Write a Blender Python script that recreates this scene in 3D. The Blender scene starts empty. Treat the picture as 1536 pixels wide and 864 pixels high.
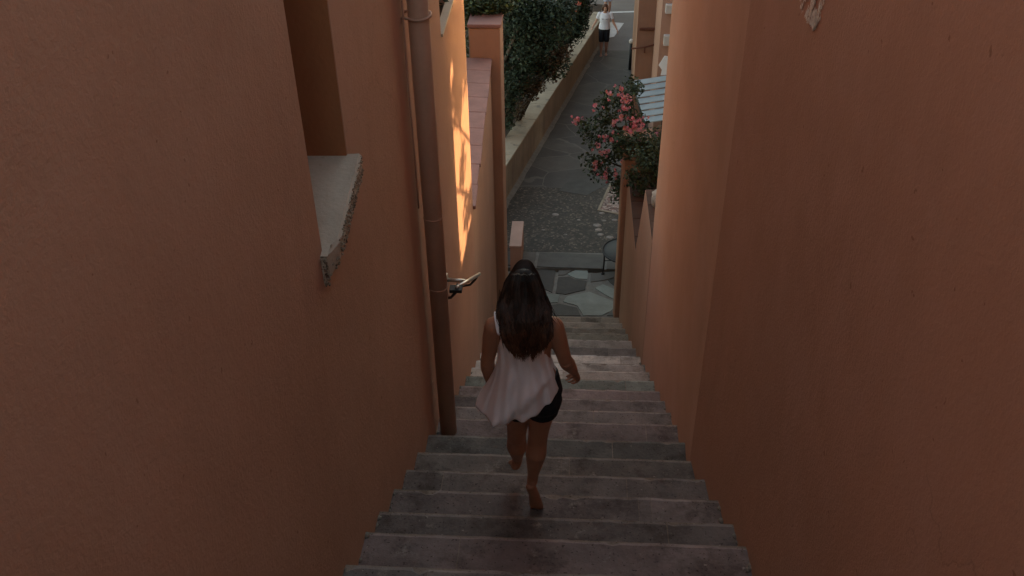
import bpy, bmesh, math, random
import numpy as np
from mathutils import Vector, Matrix, noise
random.seed(7); rng = np.random.default_rng(11)
sc = bpy.context.scene
C = sc.collection
PI = math.pi

# ---------------------------------------------------------------- camera solve (1536x864 reference, f in px)
F, CX, CY = 1350.0, 768.0, 432.0
R = np.array([[0.9980654618658017, 0.021758773102287618, -0.05823993152199748],
              [0.06046601636085952, -0.5576434585471851, 0.8278753734741614],
              [-0.014463564431082007, -0.8297953536460763, -0.5578803423417346]])
def ray(x, y): return R @ np.array([x-CX, y-CY, F])
def onY(x, y, Y): r = ray(x, y); return Vector(r*(Y/r[1]))
def onX(x, y, X): r = ray(x, y); return Vector(r*(X/r[0]))
def onZ(x, y, Z): r = ray(x, y); return Vector(r*(Z/r[2]))
GS, G0, GY = .09, -8.72, 12.1                       # the path falls gently away from the foot of the stairs
def gz(y): return G0-GS*(y-GY)
def onG(x, y, up=0.0):
    r = ray(x, y); n = np.array([0, GS, 1.0]); return Vector(r*((G0+GS*GY+up)/r.dot(n)))

# ---------------------------------------------------------------- helpers
def tag(o, label=None, cat=None, group=None, kind=None):
    if label: o['label'] = label
    if cat: o['category'] = cat
    if group: o['group'] = group
    if kind: o['kind'] = kind
    return o
def thing(name, loc, label, cat, group=None):
    o = bpy.data.objects.new(name, None); C.objects.link(o); o.location = loc
    o.empty_display_size = .1
    return tag(o, label, cat, group)
class MB:
    def __init__(s): s.v = []; s.f = []; s.c = []; s.sm = []
    def add(s, vs, fs, col=(1, 1, 1), smooth=False):
        b = len(s.v); s.v += [tuple(v) for v in vs]
        for f in fs: s.f.append(tuple(i+b for i in f)); s.c.append(col); s.sm.append(smooth)
    def box(s, a, b, col=(1, 1, 1)):
        x0, y0, z0 = a; x1, y1, z1 = b
        vs = [(x0,y0,z0),(x1,y0,z0),(x1,y1,z0),(x0,y1,z0),(x0,y0,z1),(x1,y0,z1),(x1,y1,z1),(x0,y1,z1)]
        s.add(vs, [(0,3,2,1),(4,5,6,7),(0,1,5,4),(1,2,6,5),(2,3,7,6),(3,0,4,7)], col)
    def obox(s, o, ex, ey, ez, col=(1, 1, 1)):
        o, ex, ey, ez = Vector(o), Vector(ex), Vector(ey), Vector(ez)
        vs = [o, o+ex, o+ex+ey, o+ey, o+ez, o+ex+ez, o+ex+ey+ez, o+ey+ez]
        s.add(vs, [(0,3,2,1),(4,5,6,7),(0,1,5,4),(1,2,6,5),(2,3,7,6),(3,0,4,7)], col)
    def prism(s, pts, d, col=(1, 1, 1)):
        d = Vector(d); n = len(pts); vs = [Vector(p) for p in pts]+[Vector(p)+d for p in pts]
        fs = [tuple(range(n)), tuple(range(2*n-1, n-1, -1))]+[(i, (i+1) % n, n+(i+1) % n, n+i) for i in range(n)]
        s.add(vs, fs, col)
    def tube(s, pts, rad, u=None, seg=12, col=(1, 1, 1), cap=True, smooth=True):
        pts = [Vector(p) for p in pts]; n = len(pts)
        rad = [rad]*n if not isinstance(rad, (list, tuple)) else list(rad)
        rad = [(r, r) if not isinstance(r, (list, tuple)) else r for r in rad]
        vs = []; up = u; prev = None
        for i, p in enumerate(pts):
            t = (pts[min(i+1, n-1)]-pts[max(i-1, 0)]).normalized()
            if u is not None: a = Vector(u)
            else:
                a = prev if prev is not None else (Vector((0, 0, 1)) if abs(t.z) < .9 else Vector((1, 0, 0)))
            a = (a-t*a.dot(t)).normalized(); prev = a; b = t.cross(a)
            for k in range(seg):
                w = 2*PI*k/seg; vs.append(p+a*(rad[i][0]*math.cos(w))+b*(rad[i][1]*math.sin(w)))
        fs = [(i*seg+k, i*seg+(k+1) % seg, (i+1)*seg+(k+1) % seg, (i+1)*seg+k) for i in range(n-1) for k in range(seg)]
        if cap: fs += [tuple(range(seg-1, -1, -1)), tuple((n-1)*seg+k for k in range(seg))]
        s.add(vs, fs, col, smooth)
    def ball(s, c, r, seg=14, col=(1, 1, 1), M=None):
        c = Vector(c); r = (r, r, r) if not isinstance(r, (tuple, list)) else r; vs = []; m = seg//2+1
        for i in range(m+1):
            a = PI*i/m
            for k in range(seg):
                b = 2*PI*k/seg; p = Vector((r[0]*math.sin(a)*math.cos(b), r[1]*math.sin(a)*math.sin(b), r[2]*math.cos(a)))
                if M: p = M @ p
                vs.append(c+p)
        s.add(vs, [(i*seg+k, (i+1)*seg+k, (i+1)*seg+(k+1) % seg, i*seg+(k+1) % seg) for i in range(m) for k in range(seg)], col, True)
    def build(s, name, m, parent=None, **kw):
        me = bpy.data.meshes.new(name); me.from_pydata(s.v, [], s.f); me.materials.append(m)
        me.polygons.foreach_set('use_smooth', s.sm)
        at = me.color_attributes.new('tint', 'FLOAT_COLOR', 'CORNER')
        tot = [len(f) for f in s.f]; arr = np.repeat(np.array([(c[0], c[1], c[2], 1.0) for c in s.c], dtype=np.float32), tot, axis=0)
        at.data.foreach_set('color', arr.ravel())
        me.validate(); me.update()
        o = bpy.data.objects.new(name, me); C.objects.link(o)
        if parent is not None:
            o.parent = parent; o.matrix_parent_inverse = Matrix.Translation(parent.location).inverted()
        tag(o, **kw)
        return o
def bevel(o, w=.004, seg=2):
    m = o.modifiers.new('bevel', 'BEVEL'); m.width = w; m.segments = seg; m.limit_method = 'ANGLE'; m.angle_limit = math.radians(40)
    return o
def bake(o):                                        # apply modifiers without operators
    dg = bpy.context.evaluated_depsgraph_get(); dg.update()
    me = bpy.data.meshes.new_from_object(o.evaluated_get(dg)); o.modifiers.clear(); o.data = me
    return o

# ---------------------------------------------------------------- materials
MATS = {}
def mat(name, base, rough=.8, var=.12, scale=3.0, bump=.0, bscale=60.0, tint=False, spec=.3, metal=0.0, extra=None,
        speck=0.0, stain=None, streak=0.0):
    m = bpy.data.materials.new(name); m.use_nodes = True; nt = m.node_tree; N = nt.nodes; L = nt.links
    b = N['Principled BSDF']; b.inputs['Roughness'].default_value = rough; b.inputs['Specular IOR Level'].default_value = spec
    b.inputs['Metallic'].default_value = metal
    tc = N.new('ShaderNodeTexCoord'); co = tc.outputs['Object']
    def noise_(s, det=6, r=.6, vec=co):
        n = N.new('ShaderNodeTexNoise'); n.inputs['Scale'].default_value = s; n.inputs['Detail'].default_value = det
        n.inputs['Roughness'].default_value = r; L.new(vec, n.inputs['Vector']); return n.outputs['Fac']
    def ramp(src, p0, c0, p1, c1):
        r = N.new('ShaderNodeValToRGB'); r.color_ramp.elements[0].position = p0; r.color_ramp.elements[1].position = p1
        r.color_ramp.elements[0].color = (*c0, 1); r.color_ramp.elements[1].color = (*c1, 1); L.new(src, r.inputs['Fac']); return r.outputs['Color']
    def mul(a, bb, f=1.0, mode='MULTIPLY'):
        x = N.new('ShaderNodeMix'); x.data_type = 'RGBA'; x.blend_type = mode
        if isinstance(f, float): x.inputs['Factor'].default_value = f
        else: L.new(f, x.inputs['Factor'])
        for i, q in ((6, a), (7, bb)):
            if isinstance(q, tuple): x.inputs[i].default_value = (*q, 1)
            else: L.new(q, x.inputs[i])
        return x.outputs[2]
    lo = (1-var,)*3; hi = (1+var,)*3
    col = ramp(noise_(scale), .3, tuple(c*(1-var) for c in base), .7, tuple(min(1, c*(1+var)) for c in base))
    col = mul(col, ramp(noise_(scale*9, 4), .3, (1-var*.6,)*3, .75, (1.0, 1.0, 1.0)))
    if speck:
        col = mul(col, ramp(noise_(220, 2), .28, (1-speck,)*3, .40, (1, 1, 1)))
    if streak:
        mp = N.new('ShaderNodeMapping'); mp.inputs['Scale'].default_value = (7, 7, .5); L.new(co, mp.inputs['Vector'])
        col = mul(col, ramp(noise_(1.0, 5, .6, mp.outputs[0]), .35, (1-streak,)*3, .65, (1, 1, 1)))
    if stain:
        col = mul(col, stain[0], ramp(noise_(stain[1], 8, .7), stain[2], (0, 0, 0), stain[2]+.1, (1, 1, 1)), 'MIX')
    if tint:
        a = N.new('ShaderNodeAttribute'); a.attribute_name = 'tint'; col = mul(col, a.outputs['Color'])
    if extra: col = extra(N, L, co, col, noise_, ramp, mul)
    L.new(col, b.inputs['Base Color'])
    if bump:
        bp = N.new('ShaderNodeBump'); bp.inputs['Strength'].default_value = bump; bp.inputs['Distance'].default_value = .01
        ad = N.new('ShaderNodeMath'); ad.operation = 'ADD'; L.new(noise_(bscale, 5, .65), ad.inputs[0]); L.new(noise_(bscale*.12, 3), ad.inputs[1])
        L.new(ad.outputs[0], bp.inputs['Height']); L.new(bp.outputs[0], b.inputs['Normal'])
    MATS[name] = m; return m
def vor_extra(scale, cols, edge=None, ew=.05, size=(1, 1, 1), rnd=1.0):
    """cells of different stone colours with joints between them"""
    def ex(N, L, co, col, noise_, ramp, mul):
        mp = N.new('ShaderNodeMapping'); mp.inputs['Scale'].default_value = size; L.new(co, mp.inputs['Vector'])
        wn = N.new('ShaderNodeTexNoise'); wn.inputs['Scale'].default_value = 2.5; L.new(mp.outputs[0], wn.inputs['Vector'])
        ad = N.new('ShaderNodeVectorMath'); ad.operation = 'MULTIPLY_ADD'; ad.inputs[1].default_value = (.12,)*3
        L.new(wn.outputs['Color'], ad.inputs[0]); L.new(mp.outputs[0], ad.inputs[2])
        v = N.new('ShaderNodeTexVoronoi'); v.inputs['Scale'].default_value = scale; v.inputs['Randomness'].default_value = rnd; L.new(ad.outputs[0], v.inputs['Vector'])
        sp = N.new('ShaderNodeSeparateColor'); L.new(v.outputs['Color'], sp.inputs[0])
        r = N.new('ShaderNodeValToRGB'); r.color_ramp.interpolation = 'CONSTANT'
        els = r.color_ramp.elements
        while len(els) < len(cols): els.new(.5)
        for i, c in enumerate(cols): els[i].position = i/len(cols); els[i].color = (*c, 1)
        L.new(sp.outputs[0], r.inputs['Fac']); out = mul(col, r.outputs[0])
        if edge:
            v2 = N.new('ShaderNodeTexVoronoi'); v2.feature = 'DISTANCE_TO_EDGE'; v2.inputs['Scale'].default_value = scale
            v2.inputs['Randomness'].default_value = rnd; L.new(ad.outputs[0], v2.inputs['Vector'])
            out = mul(edge, out, ramp(v2.outputs['Distance'], ew*.6, (0, 0, 0), ew, (1, 1, 1)), 'MIX')
        return out
    return ex
TERRA = (.465, .260, .182)
def aged(pale, dark):
    def ex(N, L, co, col, noise_, ramp, mul):
        c = mul(col, pale, ramp(noise_(1.7, 5, .62), .44, (0, 0, 0), .66, (.55, .55, .55)), 'MIX')          # sun-faded, pinker patches
        c = mul(c, dark, ramp(noise_(.45, 5, .7), .56, (0, 0, 0), .70, (.45, .45, .45)), 'MIX')            # damp, older render
        v = N.new('ShaderNodeTexVoronoi'); v.feature = 'DISTANCE_TO_EDGE'; v.inputs['Scale'].default_value = .9
        wn = N.new('ShaderNodeTexNoise'); wn.inputs['Scale'].default_value = 3.0; wn.inputs['Detail'].default_value = 5; L.new(co, wn.inputs['Vector'])
        ad = N.new('ShaderNodeVectorMath'); ad.operation = 'MULTIPLY_ADD'; ad.inputs[1].default_value = (.5,)*3; L.new(wn.outputs['Color'], ad.inputs[0]); L.new(co, ad.inputs[2]); L.new(ad.outputs[0], v.inputs['Vector'])
        crack = ramp(v.outputs['Distance'], .0008, (.8, .8, .8), .0022, (1, 1, 1)); msk = ramp(noise_(.8, 3), .55, (0, 0, 0), .62, (1, 1, 1))
        c = mul(c, crack, msk)
        return mul(c, (.5, .42, .36), ramp(noise_(26, 2, .5), .245, (.6, .6, .6), .262, (0, 0, 0)))        # little pits
    return ex
plaster = mat('terracotta_plaster', TERRA, .92, .08, .8, .35, 70, speck=.10, spec=.15, streak=.04, extra=aged((.48, .282, .205), (.41, .215, .135)))
plaster_r = mat('red_brown_plaster', (.45, .252, .180), .92, .08, .7, .30, 70, speck=.08, spec=.15, streak=.03, extra=aged((.465, .275, .212), (.39, .205, .135)))
plaster_w = mat('warm_plaster', (.43, .255, .175), .92, .10, .9, .3, 45, speck=.08, spec=.15, streak=.08)
plaster_o = mat('orange_brown_plaster', (.34, .185, .125), .92, .10, .9, .3, 45, spec=.15, streak=.1)
cream = mat('cream_render', (.34, .275, .21), .9, .16, 1.4, .3, 30, spec=.2, streak=.2)
capm = mat('weathered_cap_stone', (.36, .29, .205), .9, .2, 2.0, .4, 30, stain=((.16, .13, .10), 3.0, .56))
sillm = mat('pale_sill_stone', (.50, .43, .34), .85, .12, 5, .4, 40, stain=((.35, .28, .2), 9, .62))
sillrough = mat('crumbling_sill_edge', (.40, .33, .25), .95, .3, 22, 1.0, 60, stain=((.08, .05, .03), 38, .52))
pipem = mat('painted_pipe', (.50, .30, .21), .6, .08, 4, .1, 30, spec=.4, streak=.15)
coptile = mat('purple_brown_coping_tile', (.27, .15, .13), .8, .14, 5, .2, 40)
brnTile = mat('dark_brown_coping_tile', (.085, .042, .027), .85, .2, 6, .3, 40)
def worn(N, L, co, col, noise_, ramp, mul):
    c = mul(col, (.50, .47, .44), ramp(noise_(3.6, 8, .72), .50, (0, 0, 0), .62, (.75, .75, .75)))      # grime
    c = mul(c, (.30, .265, .225), ramp(noise_(7.5, 9, .78), .585, (0, 0, 0), .66, (.8, .8, .8)), 'MIX')     # pale lime bloom
    c = mul(c, (.34, .30, .26), ramp(noise_(34, 3, .5), .70, (0, 0, 0), .74, (.8, .8, .8)), 'MIX')        # small pale spots
    return mul(c, (.45, .42, .40), ramp(noise_(70, 2, .5), .30, (1, 1, 1), .36, (0, 0, 0)))
stone = mat('worn_step_stone', (.215, .190, .172), .88, .22, 6, .6, 26, tint=True, spec=.22, extra=worn)
flag = mat('flagstone', (.17, .165, .15), .85, .14, 5, .4, 30, tint=True)
mortar = mat('pale_joint_mortar', (.21, .195, .165), .95, .2, 9, .6, 40)
pebble = mat('pebble_paving', (.55, .5, .44), .85, .2, 3, .3, 40,
             extra=vor_extra(24, [(.12, .12, .11), (.17, .16, .14), (.14, .13, .12), (.22, .20, .17), (.15, .15, .13), (.34, .30, .25), (.13, .13, .12)], (.06, .056, .05), .05))
mosaic = mat('pink_pebble_mosaic', (.6, .5, .45), .85, .2, 5, .3, 40,
             extra=vor_extra(17, [(.75, .66, .6), (.55, .38, .33), (.85, .8, .72), (.3, .2, .18)], (.12, .10, .09), .06))
pathm = mat('dark_stone_path', (.8, .78, .72), .85, .16, 2, .4, 30,
            extra=vor_extra(.85, [(.125, .118, .11), (.145, .135, .122), (.13, .122, .112), (.155, .143, .13)], (.155, .14, .12), .012))
asphalt = mat('asphalt', (.18, .162, .148), .9, .12, 1.2, .4, 60)
whitep = mat('white_road_paint', (.62, .62, .60), .8, .12, 6, .2, 60)
soil = mat('garden_soil', (.050, .029, .018), 1, .4, 4, 1, 20)
steel = mat('brushed_steel', (.50, .46, .40), .35, .1, 9, 0, metal=.85)
iron = mat('black_iron', (.018, .018, .017), .5, .1, 9, 0)
glassy = mat('grey_tinted_top', (.065, .064, .058), .7, .05, 9, 0, spec=.3)
slatm = mat('blue_grey_slats', (.34, .40, .42), .6, .1, 4, .1, 20)
whitebox = mat('white_paint', (.55, .50, .46), .6, .08, 4, 0)
clothw = mat('white_cloth', (.75, .75, .76), .8, .06, 5, 0)
rock = mat('pale_rock', (.36, .31, .26), .95, .35, 9, .8, 25)
darkwin = mat('dark_shutter', (.10, .052, .030), .7, .15, 5, .2, 20)
skin = mat('tanned_skin', (.41, .185, .108), .5, .10, 7, .05, 120, spec=.35)
skin2 = mat('fair_skin', (.46, .24, .17), .55, .08, 7, 0)
foot_skin = skin
def cloth_extra(N, L, co, col, noise_, ramp, mul): return col
shirt = mat('white_shirt_cotton', (.80, .745, .74), .85, .05, 8, .12, 300)
tee = mat('white_tee_cotton', (.62, .61, .66), .85, .06, 8, 0)
tee2 = mat('pale_blue_top', (.42, .46, .58), .85, .2, 14, 0)
navy2 = mat('navy_shorts', (.10, .12, .20), .85, .2, 9, 0)
navy = mat('black_shorts_cloth', (.012, .012, .014), .8, .2, 9, .1, 90)
hairm = mat('dark_brown_hair', (.022, .012, .0075), .5, .5, 22, 0, tint=True, spec=.22)
hair2 = mat('auburn_hair', (.085, .032, .016), .5, .3, 30, 0)
bark = mat('bark', (.10, .075, .055), .95, .3, 12, .8, 30)
shoe = mat('tan_sandal', (.45, .36, .28), .7, .1, 9, 0)
leaf_g = mat('leaf_green', (1, 1, 1), .6, .15, 3, 0, tint=True, spec=.25)
petal = mat('flower_petal', (1, 1, 1), .7, .08, 5, 0, tint=True)
bagm = mat('red_bag', (.25, .05, .07), .7, .1, 8, 0)

# ---------------------------------------------------------------- camera
cd = bpy.data.cameras.new('camera'); cam = bpy.data.objects.new('camera', cd); C.objects.link(cam)
cd.sensor_width = 36; cd.lens = 36*F/1536; cd.clip_start = .05; cd.clip_end = 1500
M = Matrix([[R[i][0], -R[i][1], -R[i][2]] for i in range(3)]).to_4x4()
cam.matrix_world = M; sc.camera = cam

# ================================================================= GROUND
S = dict(kind='structure')
g = MB(); g.add([(-260, -60, -14.5), (260, -60, -14.5), (260, 420, -48), (-260, 420, -48)], [(0, 1, 2, 3)])
g.build('ground', asphalt, **S)
# path bed: mortar sheet under flagstones, then pebbles, then dark stone, then the road
def sheet(name, m, x0, x1, y0, y1, up, seg=1, th=.3):
    b = MB(); b.prism([(x0, y0, gz(y0)+up), (x1, y0, gz(y0)+up), (x1, y1, gz(y1)+up), (x0, y1, gz(y1)+up)][::-1], (0, 0, -th)); return b.build(name, m, **S)
sheet('landing_bed', mortar, -1.6, 3.4, 11.85, 13.72, -.012)
sheet('pebble_path', pebble, -1.7, 3.4, 14.46, 17.6, .03)
sheet('path', pathm, -3.0, 3.4, 17.6, 29.6, .03)
b = MB(); b.prism([(-14, 29.6, gz(29.6)+.02), (14, 29.6, gz(29.6)+.02), (30, 75, gz(75)), (-30, 75, gz(75))][::-1], (0, 0, -.3)); b.build('road', asphalt, **S)
# flagstones traced on the path plane
fl = MB()
def stonepoly(pts, col, up=.0, th=.03):
    P = [onG(740+x/4.546, 300+y/4.546, up) for x, y in pts]
    c = sum(P, Vector())/len(P); P = [c+(p-c)*.965 for p in P]
    n = len(P); Q = []
    for i in range(n):
        a, bb = P[i], P[(i+1) % n]
        Q.append(a)
        for t in (.33, .66):
            q = a.lerp(bb, t); d = (bb-a).cross(Vector((0, 0, 1))).normalized(); Q.append(q+d*random.uniform(-.008, .008))
    if (Q[1]-Q[0]).cross(Q[4]-Q[1]).z < 0: Q = Q[::-1]
    fl.prism(Q[::-1], (0, 0, -th), col)
DK, MD, LT = (.50, .47, .44), (.85, .80, .75), (1.55, 1.72, 1.62)
for pts, c in [([(150, 450), (430, 478), (405, 632), (330, 600), (120, 600)], DK), ([(440, 525), (520, 520), (560, 540), (640, 550), (630, 612), (490, 645), (420, 635)], DK),
               ([(500, 505), (560, 475), (640, 478), (650, 500), (642, 540), (565, 535)], LT), ([(470, 690), (495, 655), (655, 622), (840, 695), (830, 745), (740, 790), (612, 790), (572, 722)], LT),
               ([(390, 715), (440, 705), (572, 732), (600, 790), (370, 790)], (.62, .62, .58)), ([(340, 640), (455, 640), (440, 698), (360, 705)], (1.25, 1.4, 1.3)),
               ([(690, 600), (745, 572), (850, 612), (850, 692), (790, 660)], LT), ([(660, 500), (900, 480), (860, 515), (760, 545), (660, 560)], MD),
               ([(780, 545), (850, 522), (900, 560), (900, 600), (840, 600)], DK), ([(850, 700), (980, 600), (990, 790), (770, 790)], (.8, .8, .75)),
               ([(120, 625), (320, 625), (340, 790), (100, 790)], (.8, .82, .76)), ([(445, 480), (545, 474), (490, 510), (440, 512)], MD)]:
    stonepoly(pts, c)
stonepoly([(60, 345), (298, 352), (275, 452), (50, 440)], MD, .045, .09)
stonepoly([(308, 354), (770, 372), (752, 470), (288, 454)], (.72, .70, .66), .045, .09)
stonepoly([(780, 372), (1150, 385), (1150, 490), (765, 470)], MD, .045, .09)
fl.build('landing_flagstones', flag, **S)
sheet('slab_step', mortar, -1.6, 3.4, 13.80, 14.46, .025)
hx = MB(); P = [onG(x, y, .036) for x, y in [(838, 286), (850, 274), (871, 268), (912, 276), (880, 293)]]; hx.prism(P, (0, 0, -.03), (.55, .55, .52)); hx.build('dark_path_slab', flag, **S)
mo = MB(); P = [onG(x, y, .038) for x, y in [(898, 315), (916, 276), (985, 281), (975, 330)]]; mo.prism(P, (0, 0, -.03)); mo.build('mosaic_panel', mosaic, **S)
mo = MB()
for i in range(4):
    a, bb = P[i], P[(i+1) % 4]; d = (bb-a).normalized(); n = d.cross(Vector((0, 0, 1)))*.025
    mo.obox(a-n-d*.02+Vector((0, 0, -.01)), (bb-a)+d*.04, n*2, Vector((0, 0, .022)))
mo.build('mosaic_border', capm, **S)
# loose pale pieces set in the pebbles
ps = MB()
for x, y, r in [(833, 322, .06), (903, 300+60/3, .05), (896, 338, .07), (898, 345, .06), (901, 352, .055), (906, 331, .04), (922, 330, .05), (915, 356, .06), (868, 330, .03), (815, 345, .03), (848, 352, .03)]:
    p = onG(x, y, .032); ps.ball(p, (r*1.3, r, .012), 9)
ps.build('pale_path_stones', rock, **S)
# gutter line along the garden wall foot
# painted marks on the road
mk = MB()
def paint(pts): mk.prism([onG(x, y, .028) for x, y in pts], (0, 0, -.004))
paint([(870, 30), (887, 31.5), (936, 34.5), (921, 55), (914.7, 56), (912, 61), (890, 58), (868, 55)])
paint([(915, 17.5), (954, 16.2), (954, 18.2), (915, 19.6)])
paint([(880, 11), (894, 11), (895, 13.5), (880, 14)]); paint([(884, 19), (890, 21), (892, 25), (889, 27), (884, 26.5), (888, 24)])
mk.build('road_markings', whitep, **S)

# ================================================================= STAIRS
nose_px = [807, 775, 740.5, 710.5, 683.5, 657, 631, 613, 596, 582, 567, 554, 543, 531, 519, 508, 498, 490, 482, 474]
SL, H0 = .5678020165691792, 1.78
noses = []
for yp in nose_px:
    r = ray(850, yp); t = -H0/(SL*r[1]+r[2]); noses.append((t*r[1], t*r[2]))
y0, z0 = noses[0]
up_steps = []
for k in range(1, 14): up_steps.append((y0-.365*k, z0+.365*SL*k))
steps = up_steps[::-1]+noses
nb = len(up_steps)
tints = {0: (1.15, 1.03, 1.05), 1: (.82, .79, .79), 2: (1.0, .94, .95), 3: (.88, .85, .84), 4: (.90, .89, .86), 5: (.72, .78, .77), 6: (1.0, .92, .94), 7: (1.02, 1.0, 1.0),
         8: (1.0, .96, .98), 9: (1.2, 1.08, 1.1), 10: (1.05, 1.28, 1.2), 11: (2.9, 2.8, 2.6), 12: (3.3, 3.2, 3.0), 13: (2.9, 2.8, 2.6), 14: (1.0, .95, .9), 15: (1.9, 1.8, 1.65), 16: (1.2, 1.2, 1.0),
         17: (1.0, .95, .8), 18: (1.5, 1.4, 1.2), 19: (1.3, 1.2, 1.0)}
st = MB()
XL, XR = -.97, .93
for i, (yn, zn) in enumerate(steps):
    yb = steps[i-1][0] if i else yn-.365
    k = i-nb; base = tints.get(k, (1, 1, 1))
    nxt = steps[i+1][1] if i+1 < len(steps) else gz(yn)
    cuts = [XL]+sorted(random.uniform(XL+.25, XR-.25) for _ in range(random.choice([1, 2, 2])))+[XR]
    if k == 0: cuts = [XL, -.48, XR]
    for a, bb in zip(cuts[:-1], cuts[1:]):
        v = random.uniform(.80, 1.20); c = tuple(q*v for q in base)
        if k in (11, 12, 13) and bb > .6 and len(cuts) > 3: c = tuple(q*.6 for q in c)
        n = max(2, int((bb-a)/.035)); g_ = random.choice([.0015, .003, .004])
        xs = [a+g_+(bb-a-2*g_)*j/n for j in range(n+1)]
        rows = []
        for (dy, dz, jit) in ((-9, 0, 0), (.05, 0, .002), (.030, -.0, .003), (.008, -.004, .006), (.0, -.016, .006), (.002, -.045, .003), (.014, -9, 0)):
            row = []
            for x in xs:
                w = noise.noise(Vector((x*9, i*3.1, 0)))*.0025+noise.noise(Vector((x*31, i*7.7, 1)))*.003
                chip = max(0, noise.noise(Vector((x*14, i*5.3, 4)))-.36)*.07
                edge = min(x-XL, XR-x); chip += max(0, .035-edge)*.5*(1+noise.noise(Vector((x*40, i, 2))))
                if dy == -9: y_ = yb-.03; z_ = zn
                elif dz == -9: y_ = yn-.014; z_ = nxt-.04
                else: y_ = yn-dy-(w+chip if jit > .002 else 0); z_ = zn+dz-(chip*.4 if jit > .004 else 0)
                row.append((x, y_, z_+noise.noise(Vector((x*5, y_*5, i)))*.003*(dz != -9)))
            rows.append(row)
        vs = [p for r_ in rows for p in r_]; m_ = len(xs)
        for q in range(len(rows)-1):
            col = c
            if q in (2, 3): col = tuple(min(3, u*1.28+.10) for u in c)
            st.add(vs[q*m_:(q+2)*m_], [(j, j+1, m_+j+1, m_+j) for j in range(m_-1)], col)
    # bedding mortar under the slabs, shows at the joints and along the walls
    st.box((XL-.1, yb-.02, nxt-.05), (XR+.1, yn-.009, zn-.003), (1.35, 1.25, 1.1))
st.build('stairs', stone, **S)
# crumbled mortar fillets where the treads meet the walls
mf = MB()
for i, (yn, zn) in enumerate(steps):
    if i < nb-1: continue
    yb = steps[i-1][0]
    for side in (0, 1):
        for q in range(7):
            x = (XL+.03-random.random()*.02) if side == 0 else (XR-.05+random.random()*.03)
            y_ = random.uniform(yb+.03, yn-.02); r = random.uniform(.006, .016)
            mf.ball((x, y_, zn+.002), (r*1.1, r*1.5, r*.6), 7)
mf.build('step_mortar_crumbs', mortar, kind='stuff')

# ================================================================= LEFT HOUSE
LX = -.95; TOP = 1.6; BOT = -9.6
lh = thing('terracotta_house', (-2, 2, BOT), 'tall terracotta rendered house on the left of the stairs with a stone window sill', 'house')
w = MB(); XI = LX-.55
def lbox(y0_, y1_, z0_, z1_): w.box((XI, y0_, z0_), (LX, y1_, z1_))
W1 = (2.95, 3.5, -1.84, .6); W2 = (6.50, 7.25, -2.16, -.9)
lbox(-6, W1[0], BOT, TOP); lbox(W1[0], W1[1], BOT, W1[2]); lbox(W1[0], W1[1], W1[3], TOP)
lbox(W1[1], W2[0], BOT, TOP); lbox(W2[0], W2[1], BOT, W2[2]); lbox(W2[0], W2[1], W2[3], TOP); lbox(W2[1], 8.02, BOT, TOP)
w.box((-7, -6, BOT), (XI, 8.02, TOP))
w.build('wall', plaster, lh)
f_ = MB(); f_.box((XI+.002, W1[0], W1[2]+.05), (XI+.04, W1[1], W1[3])); win = f_.build('window', darkwin, lh)
f_ = MB()
for q in range(21): f_.box((XI+.041, W1[0]+.03, W1[2]+.08+q*.11), (XI+.055, W1[1]-.03, W1[2]+.15+q*.11))
f_.build('shutter', darkwin, win)
# crumbling sill, wedge following the sloped bed
s_ = MB(); ny = 26; nx = 6
def sill_top(t): return W1[0]-.035+(W1[1]-W1[0]+.04)*t, -1.835+.157*t   # y, z
ring = []
for j in range(ny+1):
    t = j/ny; y_, z_ = sill_top(t); y_ = max(y_, W1[0]+.001) if False else y_
    xo = LX+.062-.045*max(0, 1-t/.16)+noise.noise(Vector((0, t*8, 3)))*.006
    jag = noise.noise(Vector((5, t*22, 3)))
    ring.append([(XI+.01 if y_ > W1[0] else LX-.0, y_, z_-.012), (LX-.02, y_, z_-.004), (LX+.03, y_, z_-.002), (xo-.012+jag*.006, y_, z_),
                 (xo+jag*.004, y_, z_-.012), (xo+noise.noise(Vector((9, t*30, 3)))*.010, y_, z_-.045), (xo-.008+jag*.010, y_, z_-.075-.015*abs(jag)-.05*max(0, 1-t/.2)), (LX-.01, y_, z_-.085-.06*max(0, 1-t/.2))])
for j in range(ny):
    a, bb = ring[j], ring[j+1]
    s_.add(a+bb, [(q, q+1, 9+q-0, 8+q) for q in range(7)])
s_.add(ring[0], [tuple(range(7, -1, -1))]); s_.add(ring[-1], [tuple(range(8))])
sl_o = s_.build('window_sill', sillm, win)
s_ = MB()
for q in range(700):
    t = random.random()**1.0; y_, z_ = sill_top(t)
    r = random.uniform(.0015, .0042)*(1.5 if t < .15 else 1)
    zz = random.uniform(-.085, -.006) if t > .15 else random.uniform(-.12, .004)
    s_.ball((LX+.062-.045*max(0, 1-t/.16)+random.uniform(-.004, .003)-(.03*random.random() if t < .15 else 0), y_, z_+zz), (r, r*1.7, r), 6)
for q in range(160):
    r = random.uniform(.002, .006); s_.ball((LX+.002+.02*random.random(), W1[0]-.036+.02*random.random(), -1.835-.005-.135*random.random()), (r, r, r*1.4), 6)
s_.build('chipped_edge', sillrough, sl_o)
b = MB(); b.box((XI+.06, W1[1]-.006, W1[2]), (LX-.002, W1[1]-.001, W1[3])); b.build('window_reveal', mat('deep_toned_reveal_plaster', (.36, .15, .07), .92, .10, .9, .3, 45), lh)  # deeper, more saturated recess tone put into this plaster's colour
b = MB(); b.box((XI+.045, W2[0]+.004, W2[2]-.03), (LX-.05, W2[1]-.004, W2[2]+.012)); b.build('shaded_window_floor', soil, lh)  # dark soil colour paints the shade inside the far window
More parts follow.
